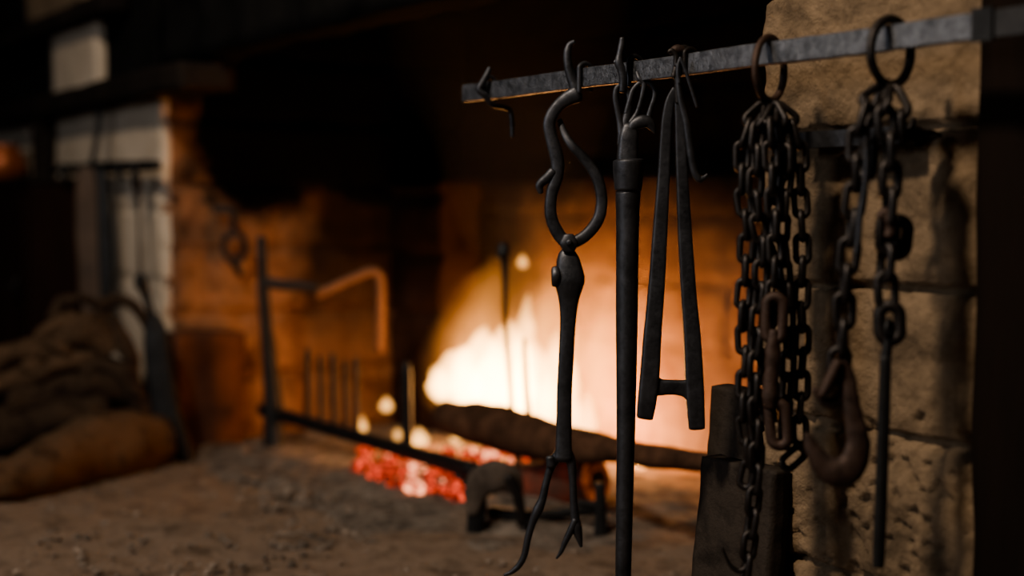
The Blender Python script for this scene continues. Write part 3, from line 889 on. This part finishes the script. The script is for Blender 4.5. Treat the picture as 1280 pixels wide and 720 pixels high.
# bent rod on the arm, lit orange by the fire
bm = bmesh.new()
pxtube(bm, [(397, 366, 17), (408, 363, 12), (425, 355, 11), (445, 346, 11), (464, 339, 12), (473, 343, 12), (476, 356, 12), (476, 400, 13), (475, 438, 12)], ys + .015, .9)
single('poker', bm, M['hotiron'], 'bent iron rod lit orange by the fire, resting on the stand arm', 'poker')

# chain hook hanging on the inner stone face
aJ = -2.20
th_ = thing('trammel_hook', PA(292, 345, aJ), 'black hook with a ring hanging on the fire lit stone at the left', 'hook')
yt = PA(292, 300, aJ).y - .02
bm = bmesh.new()
pxtube(bm, [(268, 262, 9), (280, 262, 10), (291, 264, 10), (292, 275, 8), (292, 288, 8)], yt, .9)
link('hanger', bm, M['black_iron'], th_)
bm = bmesh.new()
rows = []; cc = U(293, 309, yt)
for k in range(24):
    a_ = 2 * math.pi * k / 24
    rows.append((cc.x + .028 * math.cos(a_), cc.y, cc.z + .036 * math.sin(a_), .0085, .0085))
sweep(bm, rows, 8, 2, VIEW, closed=True)
link('ring', bm, M['black_iron'], th_)
bm = bmesh.new(); pxtube(bm, [(294, 322, 10), (296, 334, 9), (301, 344, 6)], yt, .9); link('hook_tip', bm, M['black_iron'], th_)

# two thin spits standing in the fire
for P, lab, Y in (([(629, 306, 13), (629, 318, 19), (631, 330, 9), (632, 405, 6.5), (637, 470, 7), (642, 540, 7), (646, 578, 7)], 'thin iron spit with a round knob standing in front of the flames', 3.0),
                  ([(655, 424, 5), (656, 450, 7), (659, 500, 8), (664, 550, 9), (668, 590, 9)], 'short thin iron spit without a knob leaning in front of the flames', 2.98)):
    bm = bmesh.new(); pxtube(bm, P, Y, .9); single('iron_spit', bm, M['black_iron'], lab, 'spit')

# embers
def chunk_mesh(name, m, seed, sub=2):
    bm = bmesh.new(); bmesh.ops.create_icosphere(bm, subdivisions=sub, radius=1)
    for v in bm.verts:
        v.co = v.co * (1 + .45 * noise.noise(v.co * 1.3 + V((seed * 4.1, 0, 0)))) + noise.noise_vector(v.co * 3 + V((seed, 2, 1))) * .12
        v.co.z *= .75
    me = bpy.data.meshes.new(name); bm.to_mesh(me); bm.free()
    me.materials.append(m)
    for p in me.polygons: p.use_smooth = False
    return me
cm = [chunk_mesh('ember', M['coal'], i) for i in range(4)]
hm = [chunk_mesh('ember', M['hotcoal'], i + 9) for i in range(2)]
ncoal = 0
def inpoly(x, y, P):
    c = False; j = len(P) - 1
    for i in range(len(P)):
        if (P[i][1] > y) != (P[j][1] > y) and x < (P[j][0] - P[i][0]) * (y - P[i][1]) / (P[j][1] - P[i][1]) + P[i][0]: c = not c
        j = i
    return c
POLYS = [([(436, 566), (470, 562), (520, 578), (592, 596), (590, 622), (540, 616), (480, 606), (446, 588)], 74),
         ([(545, 566), (600, 560), (672, 564), (672, 580), (620, 584), (560, 580)], 34)]
EM = []
for pi, (P, cnt) in enumerate(POLYS):
    k = 0
    while k < cnt:
        x = random.uniform(436, 674); y = random.uniform(558, 624)
        if not inpoly(x, y, P): continue
        z = .03 if pi == 0 else .05
        c = HZ(x, y, z + random.uniform(0, .012))
        s = random.uniform(.009, .019)
        hot = random.random() < .14
        me = random.choice(hm if hot else cm)
        o = bpy.data.objects.new('ember', me); COL.objects.link(o)
        o.location = c; o.scale = (s, s, s); o.rotation_euler = (random.uniform(0, 6), random.uniform(0, 6), random.uniform(0, 6))
        if hot: tag(o, 'whitish orange glowing ember in the red bed below the flames', 'ember', 'white hot embers')
        else: tag(o, 'red glowing ember in the bed below the flames', 'ember', 'red embers')
        EM.append(o); k += 1
# ash mound under and before the embers
bm = bmesh.new()
mc = HZ(535, 600, 0)
NX, NY = 90, 60
vs = {}
for i in range(NX + 1):
    for j in range(NY + 1):
        a = -1.05 + 2.1 * i / NX; b = -.45 + .95 * j / NY
        p = mc + u * a * .85 + n * b
        e = max(0, 1 - (a / 1.0) ** 2) * max(0, 1 - ((b - .02) / .46) ** 2)
        z = -.012 + .045 * e ** .7 + (.012 * fbm(p, 9, 4) + .006 * noise.noise(p * 45)) * min(1, e * 3)
        vs[i, j] = bm.verts.new(V((p.x, p.y, z)))
for i in range(NX):
    for j in range(NY): bm.faces.new((vs[i, j], vs[i + 1, j], vs[i + 1, j + 1], vs[i, j + 1]))
o = single('ash_heap', bm, M['greyash'], 'low heap of grey ash under and in front of the embers', 'ash'); tag(o, kind='stuff')
# cinders and grit scattered over the hearth
bm = bmesh.new()
def scatter(cnt, x0, x1, y0, y1, s0, s1, zoff=0):
    for _ in range(cnt):
        px = random.uniform(x0, x1); py = random.uniform(y0, y1)
        c = HZ(px, py, 0); s = random.uniform(s0, s1) * random.uniform(.5, 1)
        r = bmesh.ops.create_icosphere(bm, subdivisions=1, radius=1)
        sd = random.uniform(0, 99)
        for v in r['verts']:
            q = v.co * (1 + .5 * noise.noise(v.co + V((sd, 0, 0)))); q.z *= .6
            v.co = c + q * s + V((0, 0, zoff + s * .25))
scatter(420, 20, 900, 590, 740, .004, .013)
scatter(260, 300, 620, 560, 650, .006, .018, .012)
scatter(60, 340, 480, 620, 690, .008, .02)
o = single('cinders', bm, M['cinder'], 'loose cinders and grit scattered over the hearth floor', 'cinders', smooth=False); tag(o, kind='stuff')

# ------------------------------------------------------------------ left side things
def Yj(px, b=-.1): return YB(px, b)
# big log in front
yb = 3.50
log('firewood_log', [(U(-40, 606, 2.92), .045), (U(20, 599, 3.00), .048), (U(60, 585, 3.10), .064), (U(100, 568, 3.22), .080), (U(150, 557, 3.32), .080), (U(197, 549, 3.42), .062)],
    'thickest log on the floor, lowest of the woodpile, its cut end lit orange', M['bark'], M['endgrain'], rough=.012)
yp = 3.5
for P, r0, r1, lab in [
    ([(-40, 545), (30, 530), (90, 518), (138, 508)], .055, .048, 'dark straight log lying just above the thickest log'),
    ([(-40, 488), (20, 472), (70, 458), (118, 440)], .030, .026, 'slim pale branch slanting up across the woodpile'),
    ([(10, 506), (60, 492), (110, 484), (160, 488)], .038, .034, 'greyish log in the middle of the woodpile'),
    ([(38, 470), (46, 436), (66, 408), (92, 396)], .030, .024, 'curved pale root standing up at the top of the woodpile'),
    ([(70, 440), (86, 420), (110, 412), (140, 436)], .044, .036, 'gnarled bent log on top of the woodpile'),
    ([(100, 470), (130, 455), (160, 470), (178, 520)], .030, .026, 'bent branch drooping at the right of the woodpile'),
    ([(120, 395), (140, 402), (160, 440), (170, 500)], .020, .016, 'thin dark branch leaning at the right top of the woodpile'),
    ([(60, 398), (72, 378), (100, 372), (128, 384)], .018, .014, 'dark crooked twig arching over the very top of the woodpile'),
    ([(128, 384), (150, 376), (176, 392), (190, 430)], .016, .012, 'dark twig beside the shovel handle, top right of the woodpile'),
    ([(-30, 462), (10, 440), (50, 436), (84, 452)], .028, .022, 'short brown log at the far left above the slim pale branch'),
]:
    K = len(P)
    log('firewood_log', [(U(px, py, yp + .02 * (i % 2)), r0 + (r1 - r0) * i / (K - 1)) for i, (px, py) in enumerate(P)], lab, M['bark'] if ('pale' in lab or 'gnarled' in lab) else M['dark_bark'], None, rough=.016, seg=14)
# dark backing of woodpile: a big log behind to rest on
log('firewood_log', [(U(-40, 534, 3.58), .07), (U(40, 530, 3.60), .07), (U(110, 526, 3.64), .07), (U(172, 522, 3.66), .065)], 'dark thick log at the bottom of the woodpile behind the others', M['timber'], None, rough=.012)

# shovel leaning on the wall
sh = thing('fire_shovel', HZ(222, 579), 'black fire shovel leaning on the pale wall beside the woodpile, handle up', 'shovel')
bm = bmesh.new(); pxtube(bm, [(172, 346, 10), (176, 352, 18), (181, 366, 11), (187, 386, 10), (194, 410, 14)], 3.46, .9); link('handle', bm, M['black_iron'], sh)
bm = bmesh.new(); pxtube(bm, [(192, 396, 16), (195, 420, 30), (199, 460, 34), (206, 510, 36), (214, 550, 46), (220, 578, 48)], 3.46, .35, p=4); link('blade', bm, M['black_iron'], sh)

# hook rail on the plaster with things hanging
hr = thing('hanging_rail', PB(130, 214, -.03), 'dark hook rail across the pale plaster wall', 'rail')
yr0, yr1 = YB(64, -.05), YB(198, -.05)
bm = bmesh.new()
pA = PB(66, 212, -.05); pBq = PB(197, 206, -.05)
tube3(bm, [(*pA, .012), (*pA.lerp(pBq, .3), .014), (*pA.lerp(pBq, .6), .016), (*pBq, .012)], 6, 10, p=3, rough=.004, rs=30)
link('bar', bm, M['black_iron'], hr)
for px in (78, 104, 148, 168):
    bm = bmesh.new(); pxtube(bm, [(px, 206, 8), (px + 1, 216, 8), (px + 3, 224, 6), (px + 7, 220, 4)], YB(px, -.075), .9); link('hook', bm, M['black_iron'], hr)
bm = bmesh.new(); pxtube(bm, [(168, 214, 7), (169, 226, 12), (171, 238, 9), (173, 262, 4), (175, 320, 4), (176, 342, 5)], YB(170, -.06), .8)
single('hanging_skewer', bm, M['dark_iron'], 'thin dark skewer hanging from the hook rail over the pale plaster', 'skewer')
bm = bmesh.new()
pxtube(bm, [(108, 214, 22), (108, 240, 28), (110, 290, 30), (113, 340, 32), (116, 390, 28), (118, 404, 22)], YB(110, -.08), .28, p=3.5, rough=.003, rs=12)
single('hanging_leather_apron', bm, M['leather'], 'narrow brown leather strip hanging from the hook rail', 'leather')
bm = bmesh.new()
pxtube(bm, [(126, 212, 12), (129, 240, 15), (131, 290, 17), (133, 340, 18), (132, 386, 12)], YB(130, -.06), .3, p=3.5)
single('hanging_iron_strap', bm, M['black_iron'], 'black iron strap hanging right of the brown leather', 'strap')
bm = bmesh.new()
pxtube(bm, [(124, 128, 8), (124, 150, 8), (121, 175, 7), (116, 200, 7), (110, 212, 6)], YB(120, -.06), .6)
single('hanging_rope', bm, M['black_iron'], 'dark rope running from the mantel beam to the hook rail', 'rope')

# dark cabinet with copper pot
cb0 = (PB(-70, 300, -.02) - Q0).dot(u); cb1 = (PB(97, 300, -.02) - Q0).dot(u)
zc = PB(60, 226, -.16).z
cab = thing('dark_cabinet', W((cb0 + cb1) / 2, -.17, 0), 'dark reddish wooden cabinet at the left below the copper pot', 'cabinet')
bm = bmesh.new(); box_grid_n(bm, cb0, cb1, -.16, -.02, 0, zc, 6, 4, 10)
bmesh.ops.transform(bm, matrix=FR, verts=bm.verts); link('body', bm, M['cabinet'], cab, smooth=False)
bm = bmesh.new(); box_grid_n(bm, cb0 - .01, cb1 + .012, -.17, -.02, zc, zc + .012, 6, 4, 1)
bmesh.ops.transform(bm, matrix=FR, verts=bm.verts); link('top', bm, M['timber'], cab, smooth=False)
bm = bmesh.new(); box_grid_n(bm, cb0 + .03, cb1 - .03, -.172, -.16, .05, zc - .04, 6, 1, 10)
bmesh.ops.transform(bm, matrix=FR, verts=bm.verts); dr = link('door', bm, M['cabinet'], cab, smooth=False)
bm = bmesh.new(); pxk = W(cb1 - .06, -.182, zc * .55); tube3(bm, [(pxk.x, pxk.y, pxk.z - .03, .006), (pxk.x - .01, pxk.y - .01, pxk.z, .007), (pxk.x, pxk.y, pxk.z + .03, .006)], 4, 8); link('handle', bm, M['black_iron'], dr)
pot = thing('copper_pot', PB(4, 229, -.2), 'reddish copper pot standing on the dark cabinet', 'pot')
pb = PB(4, 200, -.10); pz = zc + .012
bm = bmesh.new()
rows = []
prof = [(0.0, .040), (.006, .052), (.03, .068), (.06, .072), (.09, .062), (.105, .050), (.112, .050), (.118, .056)]
for z_, r_2 in prof: rows.append((pb.x, pb.y, pz + z_, r_2, r_2))
sweep(bm, rows, 24, 2, VIEW, cap=.02); link('body', bm, M['copper'], pot)
bm = bmesh.new()
tube3(bm, [(pb.x - .056, pb.y, pz + .11, .004), (pb.x - .05, pb.y, pz + .15, .004), (pb.x, pb.y, pz + .172, .004), (pb.x + .05, pb.y, pz + .15, .004), (pb.x + .056, pb.y, pz + .11, .004)], 6, 8)
link('bail_handle', bm, M['black_iron'], pot)
# dark prop between cabinet and beam
bm = bmesh.new()
a_ = (PB(47, 200, -.06) - Q0).dot(u)
box_grid_n(bm, a_ - .025, a_ + .025, -.07, -.018, zc + .012, ZM0 + .002, 2, 2, 8, lambda c: c + noise.noise_vector(c * 9) * .004)
bmesh.ops.transform(bm, matrix=FR, verts=bm.verts)
single('wooden_prop', bm, M['timber'], 'short dark wooden prop between cabinet and mantel beam', 'prop', smooth=False)

# pale plastered block and stone above the mantel
def block(px0, px1, py0, py1, b0, b1, m, label, cat, rough=.006, name='stone_block', sit=None):
    pL = PB(px0, py1, b0); pR = PB(px1, py1, b0); pT = PB((px0 + px1) / 2, py0, b0); pBt = PB((px0 + px1) / 2, py1, b0)
    a0 = (pL - Q0).dot(u); a1 = (pR - Q0).dot(u)
    z0 = pBt.z if sit is None else sit
    bm = bmesh.new()
    box_grid_n(bm, a0, a1, b0, b1, z0, pT.z, 10, 6, 12, lambda c: c + noise.noise_vector(c * 9) * rough)
    bmesh.ops.transform(bm, matrix=FR, verts=bm.verts)
    return single(name, bm, m, label, cat)
block(63, 122, 26, 105, -.03, -.006, M['plaster'], 'pale plastered block standing on the dark mantel beam', 'block', sit=ZM1 - .004)
zb_top = PB(95, 30, -.06).z
bm = bmesh.new()
box_grid_n(bm, -4.3, (PB(128, 30, -.08) - Q0).dot(u), -.08, .0, zb_top, zb_top + .05, 40, 3, 3, lambda c: c + noise.noise_vector(c * 7) * .004)
tag(link('trim_5', bm, M['timber'], matrix=FR), 'upper dark timber beam at the top left', kind='structure')
block(28, 106, -40, 10, -.06, -.006, M['stone'], 'brown stone block on the upper beam at the top left corner', 'block', sit=zb_top + .048)
# jamb foot stones inside the fireplace
def jstone(px0, px1, py0, py1, a_out, label, m):
    p0 = PA(px0, py1, a_out); p1 = PA(px1, py1, a_out)
    b0 = (p0 - Q0).dot(n); b1 = (p1 - Q0).dot(n); zt = PA((px0 + px1) / 2, py0, a_out).z
    bm = bmesh.new()
    box_grid_n(bm, -2.234, a_out, b0, b1, -.01, zt, 6, 10, 12, lambda c: c + noise.noise_vector(c * 8) * .008)
    bmesh.ops.transform(bm, matrix=FR, verts=bm.verts)
    return single('stone_block', bm, m, label, 'block')
M['redstone'] = surf('red_stone', (.07, .032, .02), (.14, .065, .04), 6, .95, 0, .8, 30, .01, spec=.05)
jstone(222, 306, 415, 545, -2.17, 'dull red stone block at the foot of the fireplace side, behind the shovel', M['redstone'])

# ------------------------------------------------------------------ lights
def point(name, loc, e, col, size):
    l = bpy.data.lights.new(name, 'POINT'); l.energy = e; l.color = col; l.shadow_soft_size = size
    o = bpy.data.objects.new(name, l); COL.objects.link(o); o.location = loc; return o
point('fire_light', U(640, 505, YF - .01), 7.5, (1, .45, .19), .06)
point('fire_light', U(740, 525, YF), 6.0, (1, .45, .19), .05)
point('ember_light', U(520, 545, 3.45), 1.2, (1, .25, .10), .04)
def area(name, loc, targ, e, col, sx):
    l = bpy.data.lights.new(name, 'AREA'); l.energy = e; l.color = col; l.size = sx; l.shape = 'DISK'
    o = bpy.data.objects.new(name, l); COL.objects.link(o); o.location = loc
    o.rotation_euler = (V(targ) - V(loc)).to_track_quat('-Z', 'Y').to_euler(); return o
area('lamp', (-1.1, .5, 2.7), (.2, 1.8, .6), 84, (1, .83, .66), .28)
area('window_light', (-2.6, .2, 1.5), (0, 2.2, .6), 26, (.88, .92, 1), .9)
w = bpy.data.worlds.new('World'); scn.world = w; w.use_nodes = True
bg = w.node_tree.nodes.get('Background') or w.node_tree.nodes.new('ShaderNodeBackground')
bg.inputs[0].default_value = (.7, .8, 1, 1); bg.inputs[1].default_value = .006

# ------------------------------------------------------------------ camera
cd = bpy.data.cameras.new('camera'); co = bpy.data.objects.new('camera', cd); COL.objects.link(co)
cd.lens = 50.0; cd.sensor_width = 36.0 * 1280 / (50 / 36 * 1280) * F / F if False else 50.0 * 1280 / F
co.location = CAM; co.rotation_euler = (math.pi / 2 - TH, 0, 0)
cd.clip_start = .05
cd.dof.use_dof = True; cd.dof.focus_distance = 1.84; cd.dof.aperture_fstop = 1.7
scn.camera = co
scn.view_settings.view_transform = 'AgX'
try: scn.view_settings.look = 'AgX - Medium High Contrast'
except Exception: pass
scn.view_settings.exposure = 0.0
scn.cycles.use_denoising = True
scn.cycles.sample_clamp_indirect = 4.0
scn.cycles.max_bounces = 6
scn.cycles.volume_bounces = 0
